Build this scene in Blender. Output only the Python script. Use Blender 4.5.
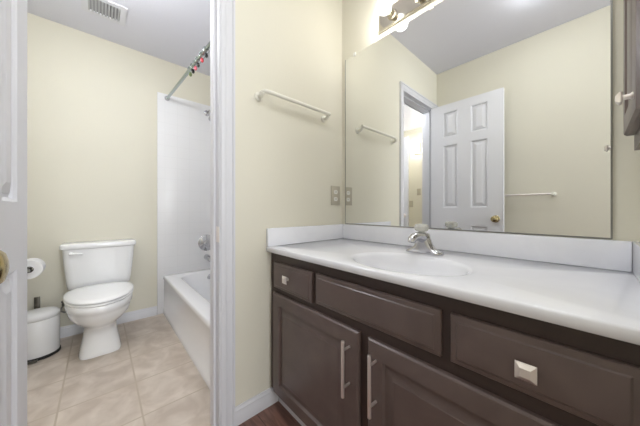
import bpy, bmesh, math
from mathutils import Vector, Matrix
R = math.radians
PI = math.pi
SC = bpy.context.scene
for o in list(bpy.data.objects):
    bpy.data.objects.remove(o)
COL = SC.collection

# ------------------------------------------------------------------ camera
CX, CY, CH, YAW, FPX, V0 = 1.106, -1.1944, 0.9984, 0.7334, 244.23, 209.6
cam_d = bpy.data.cameras.new('camera')
cam = bpy.data.objects.new('camera', cam_d)
COL.objects.link(cam)
cam.location = (CX, CY, CH)
fw = Vector((-math.cos(YAW), math.sin(YAW), 0))
cam.rotation_euler = fw.to_track_quat('-Z', 'Y').to_euler()
cam_d.sensor_fit = 'HORIZONTAL'
cam_d.sensor_width = 36
cam_d.lens = FPX * 36 / 640
cam_d.shift_y = (V0 - 213) / 640
cam_d.clip_start = 0.02
SC.camera = cam

# ------------------------------------------------------------------ world, exposure
SC.view_settings.view_transform = 'Standard'
SC.view_settings.look = 'None'
SC.view_settings.gamma = 1
SC.view_settings.use_curve_mapping = False
SC.view_settings.exposure = 0.66
W = bpy.data.worlds.new('world')
SC.world = W
W.use_nodes = True
W.node_tree.nodes['Background'].inputs[0].default_value = (0.86, 0.92, 1.0, 1)
W.node_tree.nodes['Background'].inputs[1].default_value = 1.0

def area(name, loc, direction, sx, sy, power, color=(1, 1, 1)):
    d = bpy.data.lights.new(name, 'AREA')
    d.shape = 'RECTANGLE'
    d.size = sx
    d.size_y = sy
    d.energy = power
    d.color = color
    o = bpy.data.objects.new(name, d)
    o.location = loc
    o.rotation_euler = Vector(direction).to_track_quat('-Z', 'Y').to_euler()
    COL.objects.link(o)
    return o

POW_FILL, EM_BULB, EM_FILL_BATH, EM_FILL_CEILING = 40.0, 2.7, 51.0, 14.5
area('added_fill_light', (3.93, -0.95, 1.45), (-1, -0.05, 0.02), 1.5, 1.7, POW_FILL, (0.93, 0.96, 1.0))  # soft fill added from the camera side, set at the unseen bedroom opening

# ------------------------------------------------------------------ materials
def mat(name, color, rough=0.5, metal=0.0, spec=0.5, emit=None, strength=0.0, coat=0.0,
        bump=None, mottle=None):
    m = bpy.data.materials.new(name)
    m.use_nodes = True
    nt = m.node_tree
    b = nt.nodes['Principled BSDF']
    b.inputs['Base Color'].default_value = (*color, 1)
    b.inputs['Roughness'].default_value = rough
    b.inputs['Metallic'].default_value = metal
    b.inputs['Specular IOR Level'].default_value = spec
    b.inputs['Coat Weight'].default_value = coat
    if emit:
        b.inputs['Emission Color'].default_value = (*emit, 1)
        b.inputs['Emission Strength'].default_value = strength
    if bump or mottle:
        tc = nt.nodes.new('ShaderNodeNewGeometry')
    if bump:
        n = nt.nodes.new('ShaderNodeTexNoise')
        n.inputs['Scale'].default_value = bump[0]
        n.inputs['Detail'].default_value = 4
        nt.links.new(tc.outputs['Position'], n.inputs['Vector'])
        bp = nt.nodes.new('ShaderNodeBump')
        bp.inputs['Strength'].default_value = bump[1]
        bp.inputs['Distance'].default_value = 0.003
        nt.links.new(n.outputs['Fac'], bp.inputs['Height'])
        nt.links.new(bp.outputs['Normal'], b.inputs['Normal'])
    if mottle:
        n2 = nt.nodes.new('ShaderNodeTexNoise')
        n2.inputs['Scale'].default_value = mottle[0]
        n2.inputs['Detail'].default_value = 6
        n2.inputs['Distortion'].default_value = mottle[3] if len(mottle) > 3 else 0.4
        nt.links.new(tc.outputs['Position'], n2.inputs['Vector'])
        cr = nt.nodes.new('ShaderNodeValToRGB')
        cr.color_ramp.elements[0].position = 0.35
        cr.color_ramp.elements[1].position = 0.68
        cr.color_ramp.elements[0].color = (*mottle[1], 1)
        cr.color_ramp.elements[1].color = (*mottle[2], 1)
        nt.links.new(n2.outputs['Fac'], cr.inputs['Fac'])
        nt.links.new(cr.outputs['Color'], b.inputs['Base Color'])
    return m

M = {}
M['wall'] = mat('cream_wall_paint', (0.745, 0.715, 0.605), 0.75, spec=0.25, bump=(90, 0.12))
M['ceiling'] = mat('ceiling_paint', (0.72, 0.72, 0.78), 0.9, spec=0.1, bump=(120, 0.25))
M['trim'] = mat('white_trim_paint', (0.69, 0.69, 0.715), 0.38)
M['door'] = mat('white_door_paint', (0.78, 0.78, 0.81), 0.42)
M['porcelain'] = mat('porcelain', (0.85, 0.85, 0.85), 0.10, coat=0.4)
M['plastic'] = mat('white_seat_plastic', (0.86, 0.86, 0.86), 0.22)
M['tub'] = mat('tub_enamel', (0.90, 0.90, 0.92), 0.16, coat=0.3)
M['marble'] = mat('cultured_marble', (0.82, 0.82, 0.84), 0.14, coat=0.25,
                  mottle=(5, (0.83, 0.835, 0.88), (0.87, 0.875, 0.915), 1.5))
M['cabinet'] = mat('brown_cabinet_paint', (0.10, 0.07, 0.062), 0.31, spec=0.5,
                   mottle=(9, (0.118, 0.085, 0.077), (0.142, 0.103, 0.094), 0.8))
M['cab_dark'] = mat('dark_face_frame', (0.050, 0.031, 0.026), 0.42)  # body and face frame, darker than the door and drawer fronts
M['nickel'] = mat('brushed_nickel', (0.92, 0.87, 0.84), 0.38, 1.0)
M['chrome'] = mat('chrome', (0.56, 0.56, 0.58), 0.16, 1.0)
M['steel'] = mat('worn_chrome', (0.38, 0.43, 0.42), 0.25, 1.0)
M['brass'] = mat('polished_brass', (0.50, 0.41, 0.22), 0.16, 1.0)
M['bulb'] = mat('lit_bulb_core', (1, 1, 1), 0.3, emit=(1.0, 0.985, 0.96), strength=9.0)
M['bulb_glass'] = bpy.data.materials.new('clear_bulb_glass')
M['bulb_glass'].use_nodes = True
_nt = M['bulb_glass'].node_tree
_b = _nt.nodes['Principled BSDF']
_b.inputs['Base Color'].default_value = (0.9, 0.9, 0.88, 1)
_b.inputs['Roughness'].default_value = 0.15
_tr = _nt.nodes.new('ShaderNodeBsdfTransparent')
_mx = _nt.nodes.new('ShaderNodeMixShader')
_mx.inputs[0].default_value = 0.12
_nt.links.new(_tr.outputs[0], _mx.inputs[1])
_nt.links.new(_b.outputs[0], _mx.inputs[2])
_nt.links.new(_mx.outputs[0], _nt.nodes['Material Output'].inputs['Surface'])
M['fill_bath'] = mat('bathroom_fill_globe', (1, 1, 1), 0.3, emit=(0.93, 0.96, 1.0), strength=EM_FILL_BATH)
M['fill_ceiling'] = mat('ceiling_fill_dome', (1, 1, 1), 0.3, emit=(0.94, 0.97, 1.0), strength=EM_FILL_CEILING)
M['sconce'] = mat('lit_sconce_globe', (1, 1, 1), 0.3, emit=(1.0, 0.98, 0.95), strength=30)
M['mirror'] = mat('mirror_glass', (0.86, 0.87, 0.865), 0.004, 1.0)
M['channel'] = mat('mirror_channel_metal', (0.30, 0.30, 0.28), 0.35, 1.0)
M['plate_mirror'] = mat('polished_fixture_plate', (0.72, 0.68, 0.60), 0.07, 1.0)
M['socket'] = mat('socket_metal', (0.42, 0.38, 0.30), 0.3, 1.0)
M['cream_bar'] = mat('almond_towel_bar', (0.80, 0.78, 0.69), 0.28)
M['outlet_plate'] = mat('tan_outlet_plate', (0.50, 0.46, 0.37), 0.4, 0.3)
M['outlet'] = mat('white_receptacle', (0.80, 0.79, 0.74), 0.35)
M['black'] = mat('black_rubber', (0.015, 0.015, 0.015), 0.6)
M['darkmetal'] = mat('dark_metal', (0.12, 0.11, 0.09), 0.4, 0.8)
M['paper'] = mat('toilet_paper', (0.86, 0.86, 0.86), 0.9, spec=0.1, bump=(300, 0.2))
M['card'] = mat('cardboard_core', (0.10, 0.09, 0.08), 0.8)
M['can'] = mat('white_enamel_can', (0.82, 0.82, 0.82), 0.25)
M['vent'] = mat('vent_white', (0.70, 0.70, 0.74), 0.6)
M['vent_slat'] = mat('vent_slat', (0.50, 0.50, 0.51), 0.6)
M['vent_dark'] = mat('vent_recess', (0.36, 0.36, 0.37), 0.8)
M['acrylic'] = mat('clear_acrylic_handle', (0.86, 0.86, 0.80), 0.08, spec=0.8)
M['acrylic'].node_tree.nodes['Principled BSDF'].inputs['Transmission Weight'].default_value = 0.55
M['red'] = mat('red_enamel', (0.55, 0.04, 0.06), 0.3)
M['pink'] = mat('rose_enamel', (0.60, 0.10, 0.14), 0.3)
M['jet'] = mat('black_enamel', (0.01, 0.01, 0.012), 0.25)
M['olive'] = mat('olive_enamel', (0.16, 0.20, 0.07), 0.3)
M['braid'] = mat('braided_hose', (0.25, 0.24, 0.22), 0.4, 0.7)

def floor_tile_mat():
    m = bpy.data.materials.new('beige_floor_tile')
    m.use_nodes = True
    nt = m.node_tree
    b = nt.nodes['Principled BSDF']
    g = nt.nodes.new('ShaderNodeNewGeometry')
    mp = nt.nodes.new('ShaderNodeMapping')
    mp.inputs['Location'].default_value = (0.345 + 0.31 * 10, 1.35 + 0.31 * 10, 0)
    nt.links.new(g.outputs['Position'], mp.inputs['Vector'])
    br = nt.nodes.new('ShaderNodeTexBrick')
    br.offset = 0.0
    br.squash = 1.0
    br.inputs['Scale'].default_value = 1.0
    br.inputs['Brick Width'].default_value = 0.31
    br.inputs['Row Height'].default_value = 0.31
    br.inputs['Mortar Size'].default_value = 0.0042
    br.inputs['Mortar Smooth'].default_value = 0.1
    br.inputs['Color1'].default_value = (1, 1, 1, 1)
    br.inputs['Color2'].default_value = (0.90, 0.90, 0.90, 1)
    br.inputs['Mortar'].default_value = (0, 0, 0, 1)
    nt.links.new(mp.outputs['Vector'], br.inputs['Vector'])
    n = nt.nodes.new('ShaderNodeTexNoise')
    n.inputs['Scale'].default_value = 9
    n.inputs['Detail'].default_value = 7
    n.inputs['Distortion'].default_value = 0.5
    nt.links.new(g.outputs['Position'], n.inputs['Vector'])
    cr = nt.nodes.new('ShaderNodeValToRGB')
    e = cr.color_ramp.elements
    e[0].position = 0.36
    e[0].color = (0.53, 0.445, 0.37, 1)
    e[1].position = 0.66
    e[1].color = (0.69, 0.61, 0.53, 1)
    nt.links.new(n.outputs['Fac'], cr.inputs['Fac'])
    mul = nt.nodes.new('ShaderNodeMixRGB')
    mul.blend_type = 'MULTIPLY'
    mul.inputs['Fac'].default_value = 0.5
    nt.links.new(cr.outputs['Color'], mul.inputs['Color1'])
    nt.links.new(br.outputs['Color'], mul.inputs['Color2'])
    mx = nt.nodes.new('ShaderNodeMixRGB')
    mx.inputs['Color2'].default_value = (0.50, 0.42, 0.33, 1)
    nt.links.new(br.outputs['Fac'], mx.inputs['Fac'])
    nt.links.new(mul.outputs['Color'], mx.inputs['Color1'])
    nt.links.new(mx.outputs['Color'], b.inputs['Base Color'])
    bp = nt.nodes.new('ShaderNodeBump')
    bp.invert = True
    bp.inputs['Strength'].default_value = 0.5
    bp.inputs['Distance'].default_value = 0.002
    nt.links.new(br.outputs['Fac'], bp.inputs['Height'])
    nt.links.new(bp.outputs['Normal'], b.inputs['Normal'])
    b.inputs['Roughness'].default_value = 0.38
    return m

def wood_floor_mat():
    m = bpy.data.materials.new('reddish_brown_plank_floor')
    m.use_nodes = True
    nt = m.node_tree
    b = nt.nodes['Principled BSDF']
    g = nt.nodes.new('ShaderNodeNewGeometry')
    br = nt.nodes.new('ShaderNodeTexBrick')
    br.offset = 0.4
    br.inputs['Scale'].default_value = 1.0
    br.inputs['Brick Width'].default_value = 0.9
    br.inputs['Row Height'].default_value = 0.125
    br.inputs['Mortar Size'].default_value = 0.0012
    br.inputs['Color1'].default_value = (0.15, 0.075, 0.055, 1)
    br.inputs['Color2'].default_value = (0.21, 0.11, 0.085, 1)
    br.inputs['Mortar'].default_value = (0.05, 0.025, 0.02, 1)
    nt.links.new(g.outputs['Position'], br.inputs['Vector'])
    mp = nt.nodes.new('ShaderNodeMapping')
    mp.inputs['Scale'].default_value = (2, 16, 2)
    nt.links.new(g.outputs['Position'], mp.inputs['Vector'])
    n = nt.nodes.new('ShaderNodeTexNoise')
    n.inputs['Scale'].default_value = 3
    n.inputs['Detail'].default_value = 6
    n.inputs['Distortion'].default_value = 1
    nt.links.new(mp.outputs['Vector'], n.inputs['Vector'])
    cr = nt.nodes.new('ShaderNodeValToRGB')
    cr.color_ramp.elements[0].position = 0.3
    cr.color_ramp.elements[0].color = (0.6, 0.6, 0.6, 1)
    cr.color_ramp.elements[1].position = 0.7
    cr.color_ramp.elements[1].color = (1.3, 1.3, 1.3, 1)
    nt.links.new(n.outputs['Fac'], cr.inputs['Fac'])
    mul = nt.nodes.new('ShaderNodeMixRGB')
    mul.blend_type = 'MULTIPLY'
    mul.inputs['Fac'].default_value = 1
    nt.links.new(br.outputs['Color'], mul.inputs['Color1'])
    nt.links.new(cr.outputs['Color'], mul.inputs['Color2'])
    nt.links.new(mul.outputs['Color'], b.inputs['Base Color'])
    b.inputs['Roughness'].default_value = 0.3
    return m

def surround_mat():
    m = bpy.data.materials.new('white_moulded_tile_surround')
    m.use_nodes = True
    nt = m.node_tree
    b = nt.nodes['Principled BSDF']
    g = nt.nodes.new('ShaderNodeNewGeometry')
    sp = nt.nodes.new('ShaderNodeSeparateXYZ')
    nt.links.new(g.outputs['Position'], sp.inputs[0])
    ad = nt.nodes.new('ShaderNodeMath')
    ad.operation = 'ADD'
    nt.links.new(sp.outputs['X'], ad.inputs[0])
    nt.links.new(sp.outputs['Y'], ad.inputs[1])
    cb = nt.nodes.new('ShaderNodeCombineXYZ')
    nt.links.new(ad.outputs[0], cb.inputs['X'])
    nt.links.new(sp.outputs['Z'], cb.inputs['Y'])
    br = nt.nodes.new('ShaderNodeTexBrick')
    br.offset = 0
    br.inputs['Scale'].default_value = 1.0
    br.inputs['Brick Width'].default_value = 0.108
    br.inputs['Row Height'].default_value = 0.108
    br.inputs['Mortar Size'].default_value = 0.0022
    br.inputs['Mortar Smooth'].default_value = 0.6
    br.inputs['Color1'].default_value = (0.84, 0.84, 0.855, 1)
    br.inputs['Color2'].default_value = (0.84, 0.84, 0.855, 1)
    br.inputs['Mortar'].default_value = (0.80, 0.80, 0.815, 1)
    nt.links.new(cb.outputs[0], br.inputs['Vector'])
    nt.links.new(br.outputs['Color'], b.inputs['Base Color'])
    bp = nt.nodes.new('ShaderNodeBump')
    bp.invert = True
    bp.inputs['Strength'].default_value = 0.25
    bp.inputs['Distance'].default_value = 0.001
    nt.links.new(br.outputs['Fac'], bp.inputs['Height'])
    nt.links.new(bp.outputs['Normal'], b.inputs['Normal'])
    b.inputs['Roughness'].default_value = 0.16
    return m

M['tile'] = floor_tile_mat()
M['wood'] = wood_floor_mat()
M['surround'] = surround_mat()

# ------------------------------------------------------------------ mesh helpers
def nb():
    return bmesh.new()

def box(bm, x0, x1, y0, y1, z0, z1, bev=0.0, seg=2):
    r = bmesh.ops.create_cube(bm, size=1.0)
    vs = r['verts']
    for v in vs:
        v.co.x = x0 if v.co.x < 0 else x1
        v.co.y = y0 if v.co.y < 0 else y1
        v.co.z = z0 if v.co.z < 0 else z1
    if bev > 0:
        es = set()
        for v in vs:
            es.update(v.link_edges)
        bmesh.ops.bevel(bm, geom=list(es), offset=bev, segments=seg, affect='EDGES', profile=0.5)

def loft(bm, loops, cap0=True, cap1=True, closed=True):
    """loops: list of lists of points, all the same length"""
    L = [[bm.verts.new(p) for p in lp] for lp in loops]
    n = len(L[0])
    for a, b in zip(L[:-1], L[1:]):
        for i in range(n if closed else n - 1):
            j = (i + 1) % n
            bm.faces.new((a[i], a[j], b[j], b[i]))
    if cap0:
        bm.faces.new(list(reversed(L[0])))
    if cap1:
        bm.faces.new(L[-1])

def frame_of(d):
    d = Vector(d).normalized()
    a = Vector((0, 0, 1)) if abs(d.z) < 0.9 else Vector((1, 0, 0))
    u = d.cross(a).normalized()
    return u, d.cross(u).normalized()

def lathe(bm, o, d, prof, n=24):
    """prof: list of (distance along d, radius)"""
    o = Vector(o)
    d = Vector(d).normalized()
    u, v = frame_of(d)
    loft(bm, [[o + d * t + (u * math.cos(2 * PI * k / n) + v * math.sin(2 * PI * k / n)) * max(r, 1e-4)
               for k in range(n)] for t, r in prof])

def tube(bm, pts, r, n=12):
    pts = [Vector(p) for p in pts]
    rs = r if isinstance(r, (list, tuple)) else [r] * len(pts)
    loops = []
    pu = None
    for i, p in enumerate(pts):
        d = (pts[min(i + 1, len(pts) - 1)] - pts[max(i - 1, 0)]).normalized()
        if pu is None:
            u, v = frame_of(d)
        else:
            u = (pu - d * pu.dot(d)).normalized()
            v = d.cross(u)
        pu = u
        loops.append([p + (u * math.cos(2 * PI * k / n) + v * math.sin(2 * PI * k / n)) * rs[i] for k in range(n)])
    loft(bm, loops)

def sphere(bm, c, r, su=20, sv=12, sx=1, sy=1, sz=1):
    res = bmesh.ops.create_uvsphere(bm, u_segments=su, v_segments=sv, radius=r)
    for v in res['verts']:
        v.co = Vector((v.co.x * sx + c[0], v.co.y * sy + c[1], v.co.z * sz + c[2]))

def sweep(bm, prof, a, b, up=(0, 0, 1), out=(0, -1, 0)):
    """profile (out, up) points swept in a straight line from a to b"""
    a, b, up, out = Vector(a), Vector(b), Vector(up), Vector(out)
    loft(bm, [[p + out * q[0] + up * q[1] for q in prof] for p in (a, b)])

def rrect(cx, cy, hx, hy, r, z, k=6):
    pts = []
    for q, (sx, sy) in enumerate(((1, 1), (-1, 1), (-1, -1), (1, -1))):
        for i in range(k + 1):
            t = PI / 2 * q + PI / 2 * i / k
            pts.append((cx + sx * (hx - r) + r * math.cos(t), cy + sy * (hy - r) + r * math.sin(t), z))
    return pts

def build(name, bm, m, parent=None, xf=None, ang=38, smooth=True, **props):
    bmesh.ops.recalc_face_normals(bm, faces=bm.faces[:])
    if xf is not None:
        bm.transform(xf)
    me = bpy.data.meshes.new(name)
    bm.to_mesh(me)
    bm.free()
    me.materials.append(m)
    if smooth:
        me.polygons.foreach_set('use_smooth', [True] * len(me.polygons))
        me.set_sharp_from_angle(angle=R(ang))
    o = bpy.data.objects.new(name, me)
    COL.objects.link(o)
    if parent is not None:
        o.parent = parent
        o.matrix_parent_inverse = Matrix.Translation(-parent.location) if parent.type == 'EMPTY' else Matrix()
    for k, v in props.items():
        o[k] = v
    return o

def thing(name, label, cat, loc=(0, 0, 0), group=None):
    o = bpy.data.objects.new(name, None)
    o.empty_display_size = 0.05
    o.location = loc
    o['label'] = label
    o['category'] = cat
    if group:
        o['group'] = group
    COL.objects.link(o)
    return o

def tag(o, label, cat, group=None):
    o['label'] = label
    o['category'] = cat
    if group:
        o['group'] = group
    return o

def struct(name, bm, m, smooth=False):
    return build(name, bm, m, smooth=smooth, kind='structure')

def part_box(name, m, parent, *b, bev=0.0, seg=2, **props):
    bm = nb()
    box(bm, *b, bev=bev, seg=seg)
    return build(name, bm, m, parent, **props)

def panel_slab(bm, Wd, H, T, xs, zs, cells, rings, both=False):
    """slab 0..Wd x 0..H, front at y=0 facing -y, back at y=T.
    xs / zs: cut positions; cells: set of (i,j) cells that carry nested rings [(inset, depth)]"""
    def side(y0, sgn):
        for i in range(len(xs) - 1):
            for j in range(len(zs) - 1):
                a, b, c, d = xs[i], xs[i + 1], zs[j], zs[j + 1]
                if (i, j) in cells:
                    prev = [bm.verts.new((x, y0, z)) for x, z in ((a, c), (b, c), (b, d), (a, d))]
                    for ins, dep in rings:
                        cur = [bm.verts.new((x, y0 + sgn * dep, z)) for x, z in
                               ((a + ins, c + ins), (b - ins, c + ins), (b - ins, d - ins), (a + ins, d - ins))]
                        for k in range(4):
                            l = (k + 1) % 4
                            bm.faces.new((prev[k], prev[l], cur[l], cur[k]))
                        prev = cur
                    bm.faces.new(prev)
                else:
                    bm.faces.new([bm.verts.new((x, y0, z)) for x, z in ((a, c), (b, c), (b, d), (a, d))])
    side(0, 1)
    if both:
        side(T, -1)
    else:
        bm.faces.new([bm.verts.new(p) for p in ((0, T, 0), (Wd, T, 0), (Wd, T, H), (0, T, H))])
    for x in (0, Wd):
        for j in range(len(zs) - 1):
            bm.faces.new([bm.verts.new(p) for p in ((x, 0, zs[j]), (x, T, zs[j]), (x, T, zs[j + 1]), (x, 0, zs[j + 1]))])
    for z in (0, H):
        for i in range(len(xs) - 1):
            bm.faces.new([bm.verts.new(p) for p in ((xs[i], 0, z), (xs[i], T, z), (xs[i + 1], T, z), (xs[i + 1], 0, z))])
    bmesh.ops.remove_doubles(bm, verts=bm.verts[:], dist=1e-5)

def front(bm, Wd, H, T, rings):
    """cabinet front: nested rectangles (inset, y)"""
    loops = [[(i, T, i), (Wd - i, T, i), (Wd - i, T, H - i), (i, T, H - i)] for i in (0,)]
    for ins, y in rings:
        loops.append([(ins, y, ins), (Wd - ins, y, ins), (Wd - ins, y, H - ins), (ins, y, H - ins)])
    loft(bm, loops)

# ------------------------------------------------------------------ the room shell
HC = 2.445            # ceiling
bm = nb(); box(bm, 0, 4.0, -1.62, 1.4, -0.05, 0); struct('floor', bm, M['wood'])
bm = nb(); box(bm, -1.78, 0, -3.1, 0.12, -0.05, 0); struct('floor', bm, M['tile'])
bm = nb(); box(bm, -1.78, 4.12, -3.2, 1.52, HC, HC + 0.05); struct('ceiling', bm, M['ceiling'])
# wall between the vanity area and the bathroom, with the doorway (x -0.12..0)
JR, JL, DH = -0.785, -1.44, 2.06     # rough opening
bm = nb()
box(bm, -0.12, 0, JR, 0.0, 0, HC)
box(bm, -0.12, 0, -1.62, JL, 0, HC)
box(bm, -0.12, 0, JL, JR, DH, HC)
struct('wall_left', bm, M['wall'])
bm = nb(); box(bm, -1.78, 1.328, 0.0, 0.12, 0, HC); struct('wall_back', bm, M['wall'])
bm = nb(); box(bm, -1.78, -1.66, -1.74, 0.0, 0, HC); struct('wall_bathroom_end', bm, M['wall'])
bm = nb(); box(bm, -1.66, -0.98, -1.74, -1.62, 0, HC); struct('wall_bathroom_front', bm, M['wall'])
bm = nb(); box(bm, 0, 4.0, -1.62, -1.50, 0, HC); struct('wall_front', bm, M['wall'])
bm = nb(); box(bm, 1.208, 1.328, -0.66, 0.0, 0, HC); struct('wall_right', bm, M['wall'])
# passage behind the bathroom
bm = nb(); box(bm, -0.12, 0, -3.0, -1.62, 0, HC); struct('wall_passage_right', bm, M['wall'])
bm = nb(); box(bm, -1.5, -1.38, -3.0, -1.74, 0, HC); struct('wall_passage_left', bm, M['wall'])
bm = nb(); box(bm, -1.5, 0, -3.12, -3.0, 0, HC); struct('wall_passage_end', bm, M['wall'])
# bedroom the vanity opens to
bm = nb(); box(bm, 1.328, 4.0, 1.4, 1.52, 0, HC); struct('wall_bedroom_back', bm, M['wall'])
bm = nb(); box(bm, 1.208, 1.328, 0.12, 1.52, 0, HC); struct('wall_bedroom_left', bm, M['wall'])
bm = nb()
box(bm, 4.0, 4.12, -1.62, 1.52, 0, 0.55)
box(bm, 4.0, 4.12, -1.62, 1.52, 2.35, HC)
box(bm, 4.0, 4.12, 0.0, 1.52, 0.55, 2.35)
box(bm, 4.0, 4.12, -1.62, -1.45, 0.55, 2.35)
struct('wall_bedroom_right', bm, M['wall'])
bm = nb()
box(bm, 4.02, 4.10, -1.45, -1.40, 0.55, 2.35)
box(bm, 4.02, 4.10, -0.05, 0.0, 0.55, 2.35)
box(bm, 4.02, 4.10, -1.40, -0.05, 0.55, 0.60)
box(bm, 4.02, 4.10, -1.40, -0.05, 2.30, 2.35)
box(bm, 4.03, 4.09, -1.40, -0.05, 1.43, 1.47)
struct('added_window_1', bm, M['trim'])  # unseen window frame, added to go with the fill light

# doorway lining, stops and casings
def casing_prof(w=0.06, t=0.018):
    return [(0, 0), (0, w), (t, w), (t, w * 0.86), (t * 0.72, w * 0.80), (t * 0.62, w * 0.45), (t * 0.80, w * 0.36),
            (t * 0.55, w * 0.22), (t * 0.55, w * 0.08), (t * 0.40, 0)]
bm = nb()
box(bm, -0.12, 0, -0.80, JR, 0, 2.045)
box(bm, -0.12, 0, JL, -1.425, 0, 2.045)
box(bm, -0.12, 0, JL, JR, 2.045, DH)
box(bm, -0.085, -0.040, -0.812, -0.80, 0, 2.033, bev=0.002)
box(bm, -0.085, -0.040, -1.425, -1.413, 0, 2.033, bev=0.002)
box(bm, -0.085, -0.040, -1.425, -0.80, 2.033, 2.045)
struct('trim_1', bm, M['trim'])
# casing, vanity side: profile point = (out of the wall, away from the opening)
bm = nb()
P = casing_prof()
def casing(bm, x, ox):
    a, b, zt, w = -0.795, -1.43, 2.04, 0.06
    L = []
    for (o_, u_) in P:
        L.append((o_, u_))
    path = [(a, 0, 1, 0), (a, zt, 1, 1), (b, zt, -1, 1), (b, 0, -1, 0)]
    loops = []
    for (yy, zz, sy, sz) in path:
        loops.append([(x + ox * q[0], yy + sy * q[1], zz + sz * q[1]) for q in L])
    loft(bm, loops)
casing(bm, 0.0, 1)
struct('trim_2', bm, M['trim'], smooth=True)
bm = nb(); casing(bm, -0.12, -1); struct('trim_3', bm, M['trim'], smooth=True)

# baseboards
BP = [(0, 0), (0.014, 0), (0.014, 0.052), (0.010, 0.060), (0.011, 0.068), (0.006, 0.076), (0.005, 0.083), (0, 0.083)]
def baseboard(name, a, b, out):
    bm = nb(); sweep(bm, BP, a, b, (0, 0, 1), out); return struct(name, bm, M['trim'], smooth=True)
baseboard('baseboard_left', (0, -0.7345, 0), (0, -0.5025, 0), (1, 0, 0))
baseboard('baseboard_bathroom_end', (-1.66, -1.604, 0), (-1.66, -0.792, 0), (1, 0, 0))
baseboard('baseboard_bathroom_front', (-1.644, -1.62, 0), (-0.98, -1.62, 0), (0, 1, 0))
baseboard('baseboard_front', (0.02, -1.50, 0), (3.98, -1.50, 0), (0, 1, 0))

# ------------------------------------------------------------------ vanity cabinet
YF = -0.537
def raised(T=0.018):
    return [(0, 0.005), (0.004, 0.0008), (0.012, 0.0), (0.020, 0.0015)]
van = thing('vanity_cabinet', 'dark brown painted vanity cabinet with raised panel doors under the white counter', 'cabinet', (0.595, -0.3, 0))
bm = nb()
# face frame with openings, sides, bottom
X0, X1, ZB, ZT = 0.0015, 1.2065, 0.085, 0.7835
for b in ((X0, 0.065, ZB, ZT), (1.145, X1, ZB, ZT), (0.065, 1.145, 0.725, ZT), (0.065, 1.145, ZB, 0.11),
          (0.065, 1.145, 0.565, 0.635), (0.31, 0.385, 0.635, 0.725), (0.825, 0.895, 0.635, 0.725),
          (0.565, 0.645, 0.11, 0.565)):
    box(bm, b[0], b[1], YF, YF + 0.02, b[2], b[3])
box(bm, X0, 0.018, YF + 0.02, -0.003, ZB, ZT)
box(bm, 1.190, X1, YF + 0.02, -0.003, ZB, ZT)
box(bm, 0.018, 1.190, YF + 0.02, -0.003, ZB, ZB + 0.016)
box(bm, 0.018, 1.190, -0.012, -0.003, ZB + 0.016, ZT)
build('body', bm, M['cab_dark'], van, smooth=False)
part_box('toe_kick', M['trim'], van, 0.016, X1, -0.502, -0.486, 0.0, 0.085)

def cab_front(name, x0, x1, z0, z1, frame):
    bm = nb()
    w, h = x1 - x0, z1 - z0
    if frame:   # door: frame, groove, raised field
        rings = [(0, 0.006), (0.005, 0.001), (0.010, 0.0), (0.055, 0.0), (0.057, 0.004), (0.061, 0.0095),
                 (0.066, 0.010), (0.092, 0.0025), (0.094, 0.001)]
    else:       # drawer: bevelled edge and a flat field
        rings = [(0, 0.009), (0.002, 0.0065), (0.014, 0.0035), (0.017, 0.0005), (0.020, 0.0)]
    front(bm, w, h, 0.018, rings)
    return build(name, bm, M['cabinet'], van, Matrix.Translation((x0, YF - 0.018, z0)), ang=25)
d1 = cab_front('drawer', 0.043, 0.337, 0.612, 0.740, False)
fp = cab_front('false_drawer_front', 0.363, 0.849, 0.621, 0.741, False)
d3 = cab_front('drawer', 0.872, 1.166, 0.621, 0.741, False)
c1 = cab_front('door', 0.043, 0.585, 0.091, 0.587, True)
c2 = cab_front('door', 0.623, 1.166, 0.091, 0.585, True)

def sq_knob(parent, o, d, s=0.0172, length=0.026):
    """square pyramid knob; o on the front surface, d outwards"""
    d = Vector(d)
    u = Vector((1, 0, 0)) if abs(d.x) < 0.5 else Vector((0, 1, 0))
    v = Vector((0, 0, 1))
    o = Vector(o)
    bm = nb()
    lathe(bm, o, d, [(-0.002, 0.008), (0.002, 0.008), (0.004, 0.0055), (length * 0.55, 0.0055), (length * 0.62, 0.008)], 16)
    def sq(t, r):
        return [o + d * t + u * a * r + v * b * r for a, b in ((-1, -1), (1, -1), (1, 1), (-1, 1))]
    loft(bm, [sq(length * 0.58, s * 0.7), sq(length * 0.66, s * 0.97), sq(length * 0.70, s), sq(length * 0.76, s),
              sq(length * 0.98, s * 0.52), sq(length, s * 0.48)])
    return build('knob', bm, M['nickel'], parent, ang=15)
sq_knob(d1, (0.176, YF - 0.018, 0.679), (0, -1, 0))
sq_knob(d3, (1.020, YF - 0.018, 0.679), (0, -1, 0))
def bar_pull(parent, x):
    bm = nb()
    y = YF - 0.018 - 0.034
    lathe(bm, (x, y, 0.367), (0, 0, 1), [(0, 0.0035), (0.001, 0.0058), (0.190, 0.0058), (0.191, 0.0035)], 16)
    for z in (0.400, 0.526):
        lathe(bm, (x, y, z), (0, 1, 0), [(0, 0.0042), (0.036, 0.0042)], 12)
    return build('bar_handle', bm, M['nickel'], parent)
bar_pull(c1, 0.548)
bar_pull(c2, 0.657)

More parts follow.
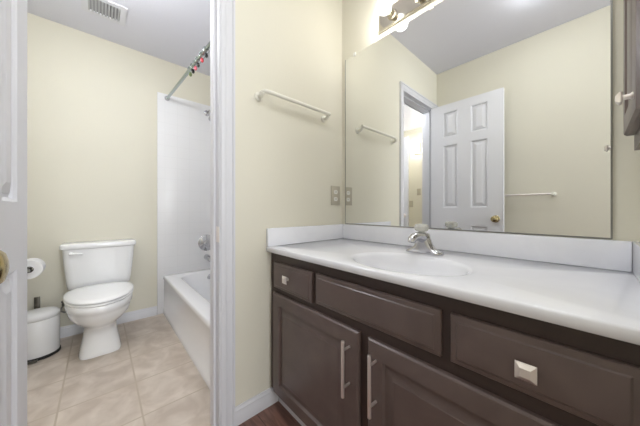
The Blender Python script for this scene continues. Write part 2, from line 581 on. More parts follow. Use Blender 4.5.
# ------------------------------------------------------------------ counter with integral sink
ct = thing('vanity_countertop', 'white cultured marble countertop with integral oval sink on the brown vanity', 'countertop', (0.595, -0.3, 0.785))
bm = nb()
ZC, ZU = 0.8114, 0.785
SXc, SYc, SA, SB = 0.655, -0.375, 0.205, 0.150
N = 96
def outer(t, m=0.0, z=ZC):
    x0, x1, y0, y1 = 0.0015 + m, 1.2065 - m, -0.568 + m, -0.0015 - m
    c, s = math.cos(t), math.sin(t)
    k = 1e9
    if c > 1e-9: k = min(k, (x1 - SXc) / c)
    if c < -1e-9: k = min(k, (x0 - SXc) / c)
    if s > 1e-9: k = min(k, (y1 - SYc) / s)
    if s < -1e-9: k = min(k, (y0 - SYc) / s)
    return (SXc + c * k, SYc + s * k, z)
angs = [2 * PI * i / N for i in range(N)]
for cxn, cyn in ((0.0015, -0.568), (1.2065, -0.568), (0.0015, -0.0015), (1.2065, -0.0015)):
    a = math.atan2(cyn - SYc, cxn - SXc) % (2 * PI)
    i = min(range(N), key=lambda q: abs(angs[q] - a))
    angs[i] = a
def ell(f, z, dy=0.0):
    return [(SXc + SA * f * math.cos(t), SYc + dy + SB * f * math.sin(t), z) for t in angs]
loops = [[outer(t, 0.004, ZU) for t in angs], [outer(t, 0, ZU + 0.004) for t in angs],
         [outer(t, 0, ZC - 0.005) for t in angs], [outer(t, 0.0015, ZC - 0.0015) for t in angs],
         [outer(t, 0.005, ZC) for t in angs],
         ell(1.10, ZC), ell(1.05, ZC - 0.001), ell(1.0, ZC - 0.004), ell(0.96, ZC - 0.014), ell(0.90, ZC - 0.040),
         ell(0.80, ZC - 0.080), ell(0.64, ZC - 0.112), ell(0.42, ZC - 0.128), ell(0.2, ZC - 0.134), ell(0.09, ZC - 0.135)]
loft(bm, loops, cap0=False, cap1=True)
build('slab_with_sink', bm, M['marble'], ct, ang=50)
def splash(name, label, *b):
    bm = nb(); box(bm, *b, bev=0.003); tag(build(name, bm, M['marble']), label, 'splash board')
splash('backsplash', 'long low white marble backsplash under the mirror behind the sink', 0.0218, 1.1877, -0.020, -0.0015, ZC + 0.0002, 0.9035)
splash('side_splash', 'short white marble side splash against the cream wall with the outlet', 0.0015, 0.0215, -0.568, -0.0015, ZC + 0.0002, 0.9035)
splash('side_splash', 'white marble side splash at the right edge, below the dark wall cabinet', 1.1880, 1.2065, -0.568, -0.0015, ZC + 0.0002, 0.9035)
bm = nb(); lathe(bm, (SXc, SYc, ZC - 0.1352), (0, 0, 1), [(0, 0.018), (0.004, 0.024), (0.006, 0.022), (0.004, 0.014), (0.004, 0.002)], 24)
build('drain', bm, M['chrome'], ct)

# faucet: centre-set base, leaning body with a short spout, clear round handle
FX, FY = 0.628, -0.165
fa = thing('sink_faucet', 'chrome single handle faucet behind the oval sink', 'faucet', (FX, FY, ZC))
bm = nb()
loops = []
for z, hx, hy, dx in ((0, 0.078, 0.026, 0), (0.005, 0.080, 0.028, 0), (0.010, 0.076, 0.026, 0), (0.018, 0.060, 0.025, 0),
                      (0.028, 0.044, 0.024, 0), (0.045, 0.035, 0.024, -0.004), (0.065, 0.030, 0.024, -0.010), (0.084, 0.026, 0.022, -0.018),
                      (0.090, 0.014, 0.014, -0.020)):
    r = min(hx, hy) * 0.98
    loops.append([(p[0], p[1], p[2]) for p in rrect(FX + dx * 0.3, FY, hx, hy, r, ZC + z, 5)])
loft(bm, loops)
build('base', bm, M['chrome'], fa, ang=60)
bm = nb()
tube(bm, [(FX, FY + 0.004, ZC + 0.060), (FX, FY - 0.030, ZC + 0.072), (FX, FY - 0.060, ZC + 0.078), (FX, FY - 0.088, ZC + 0.076),
          (FX, FY - 0.104, ZC + 0.068), (FX, FY - 0.108, ZC + 0.057)], [0.020, 0.020, 0.018, 0.0165, 0.016, 0.014], 16)
build('spout', bm, M['chrome'], fa, ang=60)
bm = nb()
lathe(bm, (FX - 0.008, FY - 0.008, ZC + 0.088), (0, 0.05, 1), [(0, 0.012), (0.004, 0.012), (0.007, 0.022), (0.013, 0.028), (0.026, 0.030),
      (0.034, 0.027), (0.038, 0.018), (0.039, 0.003)], 14)
build('handle', bm, M['acrylic'], fa, ang=20, label='clear acrylic knob handle')

# ------------------------------------------------------------------ mirror
MX0, MX1, MZ0, MZ1 = 0.0363, 1.1481, 0.9058, 1.9726
mi = thing('wall_mirror', 'large frameless wall mirror above the white backsplash', 'mirror', (0.59, -0.003, MZ0))
bm = nb()
def mrect(i, y):
    return [(MX0 + i, y, MZ0 + i), (MX1 - i, y, MZ0 + i), (MX1 - i, y, MZ1 - i), (MX0 + i, y, MZ1 - i)]
loft(bm, [mrect(0, -0.0008), mrect(0, -0.0050), mrect(0.0012, -0.0062)])
build('glass', bm, M['mirror'], mi, smooth=False)
bm = nb(); box(bm, MX0, MX1, -0.0085, -0.0064, MZ0 - 0.0008, MZ0 + 0.004); build('bottom_channel', bm, M['channel'], mi)
for ex0, ex1 in ((MX0 - 0.0022, MX0 - 0.0002), (MX1 + 0.0002, MX1 + 0.0030)):
    bm = nb(); box(bm, ex0, ex1, -0.0080, -0.0006, MZ0, MZ1); build('edge_strip', bm, M['channel'], mi)
for cx in (0.112, 0.59, 1.10):
    bm = nb(); box(bm, cx - 0.009, cx + 0.009, -0.0105, -0.0005, MZ1 + 0.0003, MZ1 + 0.012, bev=0.0015)
    box(bm, cx - 0.009, cx + 0.009, -0.0105, -0.0066, MZ1 - 0.010, MZ1 + 0.0006, bev=0.001)
    build('mirror_clip', bm, M['outlet'], mi)

# ------------------------------------------------------------------ vanity light bar with four globes
lf = thing('vanity_light_bar', 'polished bar light with round bulbs above the mirror', 'light fixture', (0.615, -0.015, 2.055))
bm = nb()
def prect(i, y):
    return [(0.293 + i, y, 2.006 + i), (0.937 - i, y, 2.006 + i), (0.937 - i, y, 2.118 - i), (0.293 + i, y, 2.118 - i)]
loft(bm, [prect(0, -0.0005), prect(0, -0.009), prect(0.002, -0.011), prect(0.006, -0.012), prect(0.008, -0.0135)])
build('back_plate', bm, M['plate_mirror'], lf, smooth=False)
for bi, bx in enumerate((0.382, 0.537, 0.693, 0.848)):
    bm = nb()
    lathe(bm, (bx, -0.0135, 2.058), (0, -1, 0), [(-0.0005, 0.026), (0.004, 0.026), (0.008, 0.019), (0.038, 0.018), (0.0385, 0.014), (0.025, 0.012), (0.025, 0.002)], 20)
    s = build('socket', bm, M['socket'], lf)
    bm = nb()
    if bi == 1:        # this socket is empty
        bm.free()
        continue
    lathe(bm, (bx, -0.052, 2.058), (0, -1, 0), [(0, 0.013), (0.004, 0.016)] +
          [(0.040 - 0.039 * math.cos(t), 0.039 * math.sin(t)) for t in [0.45 + (PI - 0.45) * k / 14 for k in range(15)]], 24)
    bl = build('bulb', bm, M['bulb_glass'], lf, ang=80)
    bm = nb(); sphere(bm, (bx, -0.094, 2.058), 0.012, 14, 10, sy=1.3)
    build('glowing_core', bm, M['bulb'], bl, ang=80)
    pl = bpy.data.lights.new('bulb_light', 'POINT')
    pl.energy = EM_BULB if bi == 0 else EM_BULB * 0.35
    pl.color = (1.0, 0.985, 0.96)
    pl.shadow_soft_size = 0.022
    po = bpy.data.objects.new('bulb_light', pl)
    po.location = (bx, -0.094, 2.058)
    COL.objects.link(po)

# ------------------------------------------------------------------ towel bars
def towel_bar_left():
    t = thing('towel_bar', 'almond coloured towel bar on the cream wall beside the bathroom doorway', 'towel bar', (0, -0.39, 1.56))
    bm = nb()
    tube(bm, [(0.024, -0.612, 1.562), (0.036, -0.608, 1.570), (0.044, -0.598, 1.575), (0.048, -0.580, 1.576), (0.048, -0.400, 1.576),
              (0.048, -0.160, 1.575)], 0.0100, 12)
    build('bar', bm, M['cream_bar'], t, ang=60)
    for y in (-0.612, -0.170):
        bm = nb()
        lathe(bm, (0.0006, y, 1.556), (1, 0, 0), [(0, 0.021), (0.004, 0.021), (0.008, 0.016), (0.012, 0.011)], 20)
        tube(bm, [(0.010, y, 1.556), (0.022, y, 1.553), (0.034, y, 1.556), (0.042, y, 1.568)], [0.011, 0.010, 0.010, 0.011], 12)
        build('bracket', bm, M['cream_bar'], t, ang=60)
towel_bar_left()
t = thing('towel_bar', 'long thin towel bar behind the open door, seen in the mirror', 'towel bar', (0.6, -1.45, 1.12))
bm = nb(); tube(bm, [(0.30, -1.445, 1.122), (0.60, -1.445, 1.122), (0.905, -1.445, 1.122)], 0.0085, 12); build('bar', bm, M['nickel'], t)
for x in (0.30, 0.905):
    bm = nb()
    lathe(bm, (x, -1.4995, 1.122), (0, 1, 0), [(0, 0.020), (0.005, 0.020), (0.010, 0.010), (0.045, 0.009), (0.055, 0.013), (0.064, 0.010)], 18)
    build('bracket', bm, M['cream_bar'], t)

# outlet by the mirror
t = thing('electrical_outlet', 'tan outlet plate with two white receptacles on the wall beside the mirror', 'outlet', (0, -0.067, 1.088))
bm = nb(); box(bm, 0.0005, 0.006, -0.107, -0.027, 1.027, 1.150, bev=0.002); build('cover_plate', bm, M['outlet_plate'], t)
for z in (1.066, 1.111):
    bm = nb(); loft(bm, [[(x, -0.067 + a, z + b) for a, b in
        [(0.0165 * math.cos(q), max(-0.0125, min(0.0125, 0.0165 * math.sin(q)))) for q in [2 * PI * k / 24 for k in range(24)]]]
        for x in (0.0058, 0.0075)])
    rc = build('receptacle', bm, M['outlet'], t)
    bm = nb()
    box(bm, 0.0074, 0.0078, -0.0735, -0.0715, z - 0.004, z + 0.006); box(bm, 0.0074, 0.0078, -0.0625, -0.0605, z - 0.004, z + 0.006)
    build('slot', bm, M['black'], rc)

# ------------------------------------------------------------------ open six panel door
XS = [0, 0.118, 0.248, 0.362, 0.492, 0.606]
ZS = [0, 0.205, 0.837, 1.007, 1.619, 1.697, 1.944, 2.022]
CELLS = {(i, j) for i in (1, 3) for j in (1, 3, 5)}
DR = [(0.002, 0.002), (0.008, 0.005), (0.010, 0.0125), (0.018, 0.0125), (0.020, 0.009), (0.042, 0.003), (0.044, 0.002)]
def door_leaf_mesh():
    bm = nb(); panel_slab(bm, 0.606, 2.022, 0.034, XS, ZS, CELLS, DR, both=True); return bm
# hinge line at (0.012,-1.39): leaf runs along +x; front (facing +y) at y=-1.352
def door_knob(parent, o, d, m, name='knob'):
    bm = nb()
    lathe(bm, o, d, [(-0.001, 0.030), (0.003, 0.031), (0.007, 0.027), (0.009, 0.013), (0.022, 0.011), (0.028, 0.014), (0.034, 0.023),
                     (0.043, 0.0275), (0.052, 0.026), (0.058, 0.020), (0.061, 0.010), (0.0615, 0.001)], 28)
    return build(name, bm, m, parent, ang=50)
dr = thing('panel_door', 'open white six panel door standing off the cream wall, brass knob', 'door', (0.02, -1.37, 0.01))
ex = Matrix.Translation((0.004, -1.352, 0.011)) @ Matrix.Diagonal((1, -1, 1, 1))
lf_ = build('leaf', door_leaf_mesh(), M['door'], dr, ex, ang=20)
lf_.data.flip_normals() if False else None
door_knob(dr, (0.556, -1.352, 0.918), (0, 1, 0), M['brass'])
door_knob(dr, (0.556, -1.386, 0.918), (0, -1, 0), M['brass'])
for z in (0.25, 1.05, 1.83):
    bm = nb(); lathe(bm, (0.006, -1.3935, z - 0.045), (0, 0, 1), [(0, 0.003), (0.002, 0.006), (0.088, 0.006), (0.090, 0.003)], 12)
    build('hinge', bm, M['nickel'], dr)
# strike plate on the right jamb
bm = nb()
box(bm, -0.037, 0.0005, -0.8018, -0.8002, 0.852, 0.922, bev=0.0006)
box(bm, -0.026, -0.012, -0.8022, -0.8016, 0.873, 0.901)
tag(build('strike_plate', bm, M['nickel']), 'small metal strike plate on the white door jamb', 'strike plate')

# ------------------------------------------------------------------ wall cabinet at the right edge
wc = thing('wall_cabinet', 'dark brown cabinet on the right wall above the counter, one square knob', 'cabinet', (1.19, -0.235, 1.165))
bm = nb()
FB, FT, FN, FF = 1.165, 2.06, -0.395, -0.075      # bottom, top, near and far edges of the face frame
box(bm, 1.1872, 1.2075, FN, FF, FB, 1.225); box(bm, 1.1872, 1.2075, FN, FF, 2.02, FT)
box(bm, 1.1872, 1.2075, FN, FN + 0.03, 1.225, 2.02); box(bm, 1.1872, 1.2075, FF - 0.03, FF, 1.225, 2.02)
box(bm, 1.2040, 1.2075, FN + 0.03, FF - 0.03, 1.225, 2.02)
build('face_frame', bm, M['cabinet'], wc, smooth=False)
bm = nb()
front(bm, 0.280, 0.83, 0.0200, [(0, 0.007), (0.004, 0.001), (0.008, 0.0), (0.048, 0.0), (0.052, 0.005), (0.062, 0.008), (0.068, 0.008), (0.088, 0.0015)])
cd = build('door', bm, M['cabinet'], wc, Matrix.Translation((1.1670, -0.092, 1.205)) @ Matrix.Rotation(-PI / 2, 4, 'Z'), ang=25)
sq_knob(cd, (1.1670, -0.338, 1.245), (-1, 0, 0), s=0.012, length=0.025)

# ------------------------------------------------------------------ bathtub, surround, shower
tb = thing('bathtub', 'white alcove bathtub with a plain apron beyond the doorway', 'bathtub', (-0.89, -0.37, 0))
bm = nb()
xa, xb, ya, yb = -1.6475, -0.1325, -0.742, -0.0125
cx, cy, hx, hy = (xa + xb) / 2, (ya + yb) / 2, (xb - xa) / 2, (yb - ya) / 2
ZR = 0.367
loops = [rrect(cx, cy, hx, hy, 0.002, 0.0), rrect(cx, cy, hx, hy, 0.002, 0.045),
         rrect(cx, cy + 0.003, hx, hy - 0.003, 0.002, 0.052), rrect(cx, cy + 0.003, hx, hy - 0.003, 0.002, ZR - 0.045),
         rrect(cx, cy, hx, hy, 0.002, ZR - 0.035), rrect(cx, cy, hx, hy, 0.004, ZR - 0.010),
         rrect(cx, cy, hx - 0.003, hy - 0.003, 0.006, ZR - 0.003), rrect(cx, cy, hx - 0.010, hy - 0.010, 0.008, ZR)]
ix, iy = 0.665, 0.275
cy2 = cy + 0.008
loops += [rrect(cx, cy2, ix, iy, 0.13, ZR), rrect(cx, cy2, ix - 0.008, iy - 0.008, 0.13, ZR - 0.003), rrect(cx, cy2, ix - 0.018, iy - 0.016, 0.13, ZR - 0.014),
          rrect(cx, cy2, ix - 0.05, iy - 0.035, 0.13, 0.20), rrect(cx, cy2, ix - 0.08, iy - 0.05, 0.13, 0.10),
          rrect(cx, cy2, ix - 0.12, iy - 0.08, 0.12, 0.062), rrect(cx, cy2, ix - 0.3, iy - 0.15, 0.08, 0.055)]
loft(bm, loops)
build('tub_shell', bm, M['tub'], tb, ang=45)
bm = nb(); lathe(bm, (-1.530, -0.345, 0.300), (1, 0, -0.15), [(-0.02, 0.033), (0.004, 0.034), (0.009, 0.030), (0.011, 0.02), (0.011, 0.002)], 24)
build('overflow_plate', bm, M['chrome'], tb)

su = thing('tub_surround', 'glossy white tile pattern surround on the walls around the bathtub', 'tub surround', (-0.89, -0.3, 0.367))
bm = nb(); box(bm, -1.6595, -1.6480, -0.790, -0.0005, 0.0, 2.117, bev=0.003); build('end_panel', bm, M['surround'], su)
bm = nb(); box(bm, -1.6475, -0.1325, -0.0120, -0.0005, 0.368, 2.117, bev=0.003); build('back_panel', bm, M['surround'], su)
bm = nb(); box(bm, -0.1320, -0.1205, -0.7300, -0.0005, 0.0, 2.117, bev=0.003); build('end_panel', bm, M['surround'], su)

sh = thing('shower', 'chrome shower head on its wall arm high on the white surround', 'shower head', (-1.645, -0.345, 2.03))
bm = nb(); lathe(bm, (-1.6478, -0.345, 2.03), (1, 0, 0), [(0, 0.030), (0.004, 0.029), (0.010, 0.016), (0.012, 0.012)], 24); build('flange', bm, M['chrome'], sh)
bm = nb(); tube(bm, [(-1.64, -0.345, 2.03), (-1.60, -0.345, 2.035), (-1.56, -0.345, 2.03), (-1.52, -0.345, 2.00), (-1.50, -0.345, 1.975)], 0.009, 12); build('arm', bm, M['chrome'], sh, ang=60)
bm = nb(); lathe(bm, (-1.502, -0.345, 1.978), (0.45, 0, -1), [(0, 0.011), (0.012, 0.014), (0.030, 0.020), (0.055, 0.034), (0.066, 0.036), (0.070, 0.032), (0.070, 0.002)], 24); build('head', bm, M['chrome'], sh)

va = thing('shower_valve', 'round chrome shower valve handle on the surround above the tub', 'valve', (-1.645, -0.345, 0.645))
bm = nb(); lathe(bm, (-1.6478, -0.345, 0.645), (1, 0, 0), [(0, 0.085), (0.003, 0.086), (0.008, 0.080), (0.012, 0.045), (0.016, 0.038)], 36); build('escutcheon', bm, M['chrome'], va)
bm = nb(); lathe(bm, (-1.632, -0.345, 0.645), (1, 0, 0), [(0, 0.020), (0.008, 0.022), (0.012, 0.034), (0.022, 0.036), (0.028, 0.032), (0.031, 0.02), (0.032, 0.002)], 12)
build('handle', bm, M['chrome'], va, ang=20)
sp = thing('tub_spout', 'chrome tub spout below the shower valve', 'tub spout', (-1.645, -0.345, 0.49))
bm = nb(); tube(bm, [(-1.6475, -0.345, 0.492), (-1.62, -0.345, 0.492), (-1.58, -0.345, 0.490), (-1.54, -0.345, 0.482), (-1.525, -0.345, 0.470)], [0.030, 0.029, 0.027, 0.024, 0.018], 18)
build('spout', bm, M['chrome'], sp, ang=60)

# shower rod: tension rod, slightly out of parallel
ra, rb = Vector((-1.6478, -0.709, 2.078)), Vector((-0.1322, -0.640, 2.078))
rd = (rb - ra).normalized()
rod = thing('shower_rod', 'worn chrome shower rod spanning above the bathtub', 'shower rod', tuple(ra))
bm = nb(); lathe(bm, ra + rd * 0.006, rd, [(0, 0.0125), ((rb - ra).length - 0.012, 0.0125)], 16); build('rod', bm, M['steel'], rod)
bm = nb(); lathe(bm, ra, (1, 0, 0), [(0, 0.024), (0.010, 0.022), (0.020, 0.015)], 20); build('end_cup', bm, M['chrome'], rod)
bm = nb(); lathe(bm, rb, (-1, 0, 0), [(0, 0.024), (0.010, 0.022), (0.020, 0.015)], 20); build('end_cup', bm, M['chrome'], rod)

HOOKS = [(-0.955, 'olive', 'olive green', 'farthest from the doorway'), (-0.895, 'jet', 'black', 'between the olive and the pink one'),
         (-0.84, 'pink', 'rose pink', 'third from the far end of the hooks'), (-0.785, 'jet', 'black', 'between the pink and the red one'),
         (-0.705, 'red', 'bright red', 'fifth from the far end of the hooks'), (-0.630, 'jet', 'black', 'nearest the doorway trim')]
for hxp, mk, cn, pl in HOOKS:
    c = ra + rd * ((hxp - ra.x) / rd.x)
    h = thing('curtain_hook', '%s shower curtain hook on the rod, %s' % (cn, pl), 'curtain hook', tuple(c), 'curtain hooks on the shower rod')
    bm = nb()
    n = 20
    ring = [(c.x, c.y + 0.019 * math.sin(q), c.z - 0.005 + 0.019 * math.cos(q) * 1.15) for q in [2 * PI * k / n for k in range(n)]]
    tube(bm, ring + [ring[0]], 0.0022, 6)
    for q in (-1.0, -0.5, 0.0, 0.5, 1.0):
        sphere(bm, (c.x, c.y + 0.0185 * math.sin(q), c.z - 0.005 + 0.0215 * math.cos(q)), 0.0042, 8, 6)
    build('ring', bm, M['steel'], h, ang=60)
    bm = nb(); sphere(bm, (c.x, c.y, c.z - 0.040), 0.015, 14, 10, sx=0.5, sy=0.75, sz=1.15)
    build('ornament', bm, M[mk], h, ang=80)

# ------------------------------------------------------------------ toilet
TY = -1.190
to = thing('toilet', 'white two piece toilet with closed lid against the cream wall', 'toilet', (-1.35, TY, 0))
def egg(xc, lf, lb, w, z, n=40, p=2.0, pb=2.6):
    pts = []
    for k in range(n):
        q = 2 * PI * k / n
        c, s = math.cos(q), math.sin(q)
        e = p if c > 0 else pb
        x = (lf if c > 0 else lb) * math.copysign(abs(c) ** (2 / e), c)
        y = w * math.copysign(abs(s) ** (2 / e), s)
        pts.append((xc + x, TY + y, z))
    return pts
bm = nb()
loft(bm, [egg(-1.30, 0.165, 0.24, 0.112, 0.0, p=5.0), egg(-1.30, 0.167, 0.24, 0.114, 0.012, p=5.0), egg(-1.30, 0.155, 0.235, 0.104, 0.06, p=4.0), egg(-1.30, 0.140, 0.23, 0.091, 0.13, p=3.2),
          egg(-1.29, 0.140, 0.235, 0.088, 0.175, p=2.3), egg(-1.27, 0.170, 0.25, 0.103, 0.210), egg(-1.24, 0.220, 0.28, 0.135, 0.250), egg(-1.225, 0.252, 0.30, 0.160, 0.290),
          egg(-1.22, 0.268, 0.30, 0.168, 0.325), egg(-1.22, 0.272, 0.30, 0.171, 0.345), egg(-1.22, 0.279, 0.30, 0.177, 0.350), egg(-1.22, 0.281, 0.30, 0.178, 0.386), egg(-1.22, 0.275, 0.295, 0.174, 0.392)])
loft(bm, [rrect(-1.52, TY, 0.115, 0.105, 0.03, z) for z in (0.20,)] + [rrect(-1.52, TY, 0.118, 0.14, 0.04, 0.30), rrect(-1.52, TY, 0.118, 0.15, 0.04, 0.385), rrect(-1.52, TY, 0.114, 0.146, 0.04, 0.390)])
build('bowl', bm, M['porcelain'], to, ang=60)
bm = nb()
loft(bm, [egg(-1.235, 0.288, 0.17, 0.180, 0.3935), egg(-1.235, 0.294, 0.175, 0.184, 0.398), egg(-1.235, 0.294, 0.175, 0.184, 0.404), egg(-1.235, 0.289, 0.17, 0.180, 0.4085)])
build('seat', bm, M['plastic'], to, ang=50)
bm = nb()
loft(bm, [egg(-1.235, 0.290, 0.172, 0.181, 0.4125), egg(-1.235, 0.296, 0.177, 0.186, 0.4165), egg(-1.235, 0.296, 0.177, 0.186, 0.423), egg(-1.235, 0.288, 0.17, 0.180, 0.430),
          egg(-1.235, 0.25, 0.15, 0.155, 0.4345), egg(-1.235, 0.15, 0.09, 0.10, 0.437), egg(-1.235, 0.02, 0.02, 0.02, 0.438)])
for s in (-1, 1):
    box(bm, -1.43, -1.39, TY + s * 0.075 - 0.02, TY + s * 0.075 + 0.02, 0.391, 0.425, bev=0.006)
build('seat_lid', bm, M['plastic'], to, ang=50)
bm = nb()
xt = -1.551
loft(bm, [rrect(xt, TY, 0.070, 0.175, 0.04, 0.3915), rrect(xt, TY, 0.080, 0.186, 0.045, 0.402), rrect(xt, TY, 0.084, 0.192, 0.045, 0.45),
          rrect(xt, TY, 0.091, 0.206, 0.045, 0.60), rrect(xt, TY, 0.094, 0.212, 0.045, 0.700)])
build('tank', bm, M['porcelain'], to, ang=50)
bm = nb()
loft(bm, [rrect(xt + 0.001, TY, 0.097, 0.217, 0.035, 0.7005), rrect(xt + 0.001, TY, 0.103, 0.224, 0.038, 0.706), rrect(xt + 0.001, TY, 0.103, 0.224, 0.038, 0.730),
          rrect(xt + 0.001, TY, 0.099, 0.220, 0.036, 0.739), rrect(xt + 0.001, TY, 0.090, 0.211, 0.03, 0.743), rrect(xt + 0.001, TY, 0.05, 0.15, 0.02, 0.7445)])
build('tank_lid', bm, M['porcelain'], to, ang=50)
bm = nb()
lathe(bm, (xt + 0.092, TY - 0.165, 0.672), (1, 0, 0), [(0, 0.013), (0.010, 0.012), (0.014, 0.008)], 16)
tube(bm, [(xt + 0.104, TY - 0.170, 0.672), (xt + 0.108, TY - 0.140, 0.670), (xt + 0.110, TY - 0.100, 0.665)], [0.006, 0.006, 0.008], 10)
build('flush_lever', bm, M['plastic'], to)
bm = nb()
tube(bm, [(-1.64, TY - 0.205, 0.255), (-1.615, TY - 0.215, 0.255), (-1.598, TY - 0.222, 0.245), (-1.590, TY - 0.222, 0.225), (-1.590, TY - 0.205, 0.212), (-1.590, TY - 0.185, 0.222),
          (-1.592, TY - 0.165, 0.270), (-1.585, TY - 0.150, 0.34), (-1.575, TY - 0.140, 0.398)], [0.006] * 9, 10)
lathe(bm, (-1.6595, TY - 0.205, 0.255), (1, 0, 0), [(0, 0.022), (0.004, 0.020), (0.006, 0.009), (0.04, 0.009)], 16)
lathe(bm, (-1.625, TY - 0.205, 0.262), (0.2, -0.3, 1), [(0, 0.008), (0.022, 0.008), (0.024, 0.014), (0.034, 0.014)], 12)
build('supply_line', bm, M['braid'], to, ang=60, label='dark supply hose and shutoff valve')

# toilet paper
tp = thing('toilet_paper_holder', 'metal toilet paper holder on the wall left of the toilet', 'toilet paper holder', (-1.34, -1.62, 0.625))
for x in (-1.425, -1.255):
    bm = nb(); lathe(bm, (x, -1.6195, 0.615), (0, 1, 0), [(0, 0.020), (0.005, 0.020), (0.010, 0.009), (0.085, 0.008), (0.098, 0.010), (0.100, 0.004)], 14)
    build('post', bm, M['chrome'], tp)
bm = nb(); lathe(bm, (-1.418, -1.53, 0.615), (1, 0, 0), [(0, 0.007), (0.156, 0.007)], 12); build('roller', bm, M['chrome'], tp)
rl = thing('toilet_paper_roll', 'white roll of toilet paper on the wall holder above the trash can', 'toilet paper', (-1.345, -1.53, 0.615))
bm = nb()
lp = []
for x, r in ((-1.398, 0.020), (-1.398, 0.058), (-1.396, 0.060), (-1.292, 0.060), (-1.290, 0.058), (-1.290, 0.020), (-1.398, 0.020)):
    lp.append([(x, -1.53 + r * math.cos(q), 0.615 + r * math.sin(q)) for q in [2 * PI * k / 32 for k in range(32)]])
loft(bm, lp, cap0=False, cap1=False)
bmesh.ops.remove_doubles(bm, verts=bm.verts[:], dist=1e-5)
build('roll', bm, M['paper'], rl)
bm = nb()
lp = [[(x, -1.53 + r * math.cos(q), 0.615 + r * math.sin(q)) for q in [2 * PI * k / 24 for k in range(24)]]
      for x, r in ((-1.3975, 0.0195), (-1.2885, 0.0195), (-1.2885, 0.0178), (-1.3975, 0.0178), (-1.3975, 0.0195))]
loft(bm, lp, cap0=False, cap1=False)
build('core', bm, M['card'], rl)

# step trash can (rounded front, flat back)
TX, TCY = -1.437, -1.513
tc = thing('trash_can', 'white step trash can with black base beside the toilet', 'trash can', (TX, TCY, 0))
def oval(r, z, k=1.0):
    return [(TX + r * 0.95 * math.cos(q), TCY + r * math.sin(q) * k, z) for q in [2 * PI * i / 40 for i in range(40)]]
bm = nb(); loft(bm, [oval(0.108, 0.0), oval(0.112, 0.004), oval(0.112, 0.018), oval(0.106, 0.020)]); build('base_ring', bm, M['black'], tc)
bm = nb(); loft(bm, [oval(0.106, 0.020), oval(0.107, 0.03), oval(0.107, 0.255), oval(0.105, 0.258)]); build('body', bm, M['can'], tc, ang=50)
bm = nb(); loft(bm, [oval(0.106, 0.2585), oval(0.109, 0.262), oval(0.109, 0.276), oval(0.105, 0.288), oval(0.092, 0.298), oval(0.06, 0.306), oval(0.02, 0.308)]); build('lid', bm, M['can'], tc, ang=60)
bm = nb(); box(bm, TX + 0.095, TX + 0.130, TCY - 0.05, TCY + 0.015, 0.004, 0.014, bev=0.003); build('pedal', bm, M['darkmetal'], tc)
bm = nb(); box(bm, -1.568, -1.558, -1.545, -1.515, 0.0, 0.37, bev=0.003)
tag(build('brush_handle', bm, M['darkmetal']), 'dark upright handle standing behind the white trash can', 'handle')

# ceiling vent
ve = thing('ceiling_vent', 'square louvred vent grille on the bathroom ceiling', 'vent', (-1.235, -1.17, HC))
vx0, vx1, vy0, vy1 = -1.345, -1.122, -1.292, -1.048
bm = nb()
zz = HC - 0.010
for b in ((vx0, vx1, vy0, -1.256), (vx0, vx1, -1.084, vy1), (vx0, -1.311, -1.256, -1.084), (-1.156, vx1, -1.256, -1.084)):
    box(bm, b[0], b[1], b[2], b[3], zz, HC - 0.0005)
build('frame', bm, M['vent'], ve, smooth=False)
bm = nb(); box(bm, -1.311, -1.156, -1.256, -1.084, HC - 0.002, HC - 0.0005); build('recess', bm, M['vent_dark'], ve)
for i in range(10):
    y = -1.252 + i * 0.0178
    bm = nb(); box(bm, -1.311, -1.156, y - 0.0045, y + 0.0045, HC - 0.011, HC - 0.005); build('slat', bm, M['vent_slat'], ve)

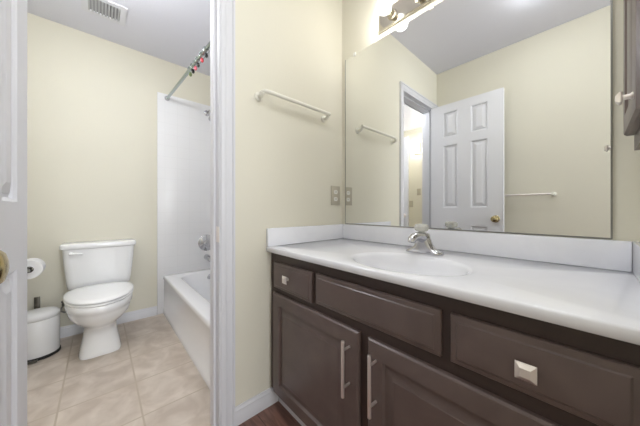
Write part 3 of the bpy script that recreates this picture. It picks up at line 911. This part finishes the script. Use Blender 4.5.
# unseen ceiling lamps added to brighten the rooms, then the passage sconce
def dome(label, x, y, m, r=0.14):
    d = thing('added_ceiling_light', label, 'added light', (x, y, HC))
    bm = nb(); lathe(bm, (x, y, HC - 0.0005), (0, 0, -1), [(0, r * 1.05), (0.012, r * 1.05), (0.018, r * 1.0)], 32); build('canopy', bm, M['nickel'], d)
    bm = nb(); lathe(bm, (x, y, HC - 0.018), (0, 0, -1), [(0, r * 0.96), (0.02, r * 0.93), (0.045, r * 0.78), (0.065, r * 0.5), (0.075, r * 0.2), (0.077, 0.001)], 32); build('glass_dome', bm, m, d)
def globe_light(label, x, y, m, zc=2.20, r=0.085):
    d = thing('added_ceiling_light', label, 'added light', (x, y, HC))
    bm = nb(); lathe(bm, (x, y, HC - 0.0005), (0, 0, -1), [(0, 0.065), (0.015, 0.065), (0.025, 0.03), (0.03, 0.012), (HC - zc - r + 0.01, 0.012), (HC - zc - r + 0.012, 0.03), (HC - zc - r + 0.03, 0.034)], 24)
    build('stem', bm, M['nickel'], d)
    bm = nb(); sphere(bm, (x, y, zc), r, 28, 18); build('globe', bm, m, d, ang=80)
globe_light('unseen white globe added to brighten the bathroom, near the doorway', -0.47, -1.28, M['fill_bath'], zc=2.12, r=0.08)  # added out of view to lift the bathroom walls and floor
globe_light('unseen white globe added to brighten the passage', -0.30, -2.6, M['sconce'])  # added so the passage looks bright in the mirror
dome('unseen white glass dome added as overhead fill above the vanity counter end', 0.93, -0.85, M['fill_ceiling'], 0.15)  # added out of view for light from above on the counter
dome('unseen white glass dome added as fill on the bedroom ceiling outside the vanity', 2.3, -0.8, M['fill_ceiling'], 0.17)  # added fill from the unseen bedroom side
sc = thing('wall_sconce', 'two globe wall light at the end of the passage, seen in the mirror', 'light fixture', (-0.95, -3.0, 2.1))
bm = nb(); box(bm, -1.0, -0.90, -2.9995, -2.975, 1.98, 2.16, bev=0.004); build('back_plate', bm, M['nickel'], sc)
for z in (2.03, 2.12):
    bm = nb(); sphere(bm, (-0.95, -2.94, z), 0.034); build('globe', bm, M['sconce'], sc, ang=80)
for x, z, s in ((-0.925, 1.31, 'upper'), (-1.07, 1.10, 'lower')):
    bm = nb(); box(bm, x - 0.035, x + 0.035, -2.9995, -2.992, z - 0.057, z + 0.057, bev=0.002)
    box(bm, x - 0.012, x + 0.012, -2.9925, -2.988, z - 0.025, z + 0.025)
    tag(build('light_switch', bm, M['outlet_plate']), '%s tan switch plate on the passage wall, seen in the mirror' % s, 'light switch', 'switch plates on the passage wall')
pd = thing('panel_door', 'second white six panel door in the passage, seen through the doorway in the mirror', 'door', (-0.9, -2.05, 0.01))
build('leaf', door_leaf_mesh(), M['door'], pd, Matrix.Translation((-1.235, -2.05, 0.011)) @ Matrix.Diagonal((1, -1, 1, 1)), ang=20)
door_knob(pd, (-1.235 + 0.552, -2.05, 0.915), (0, 1, 0), M['nickel'])
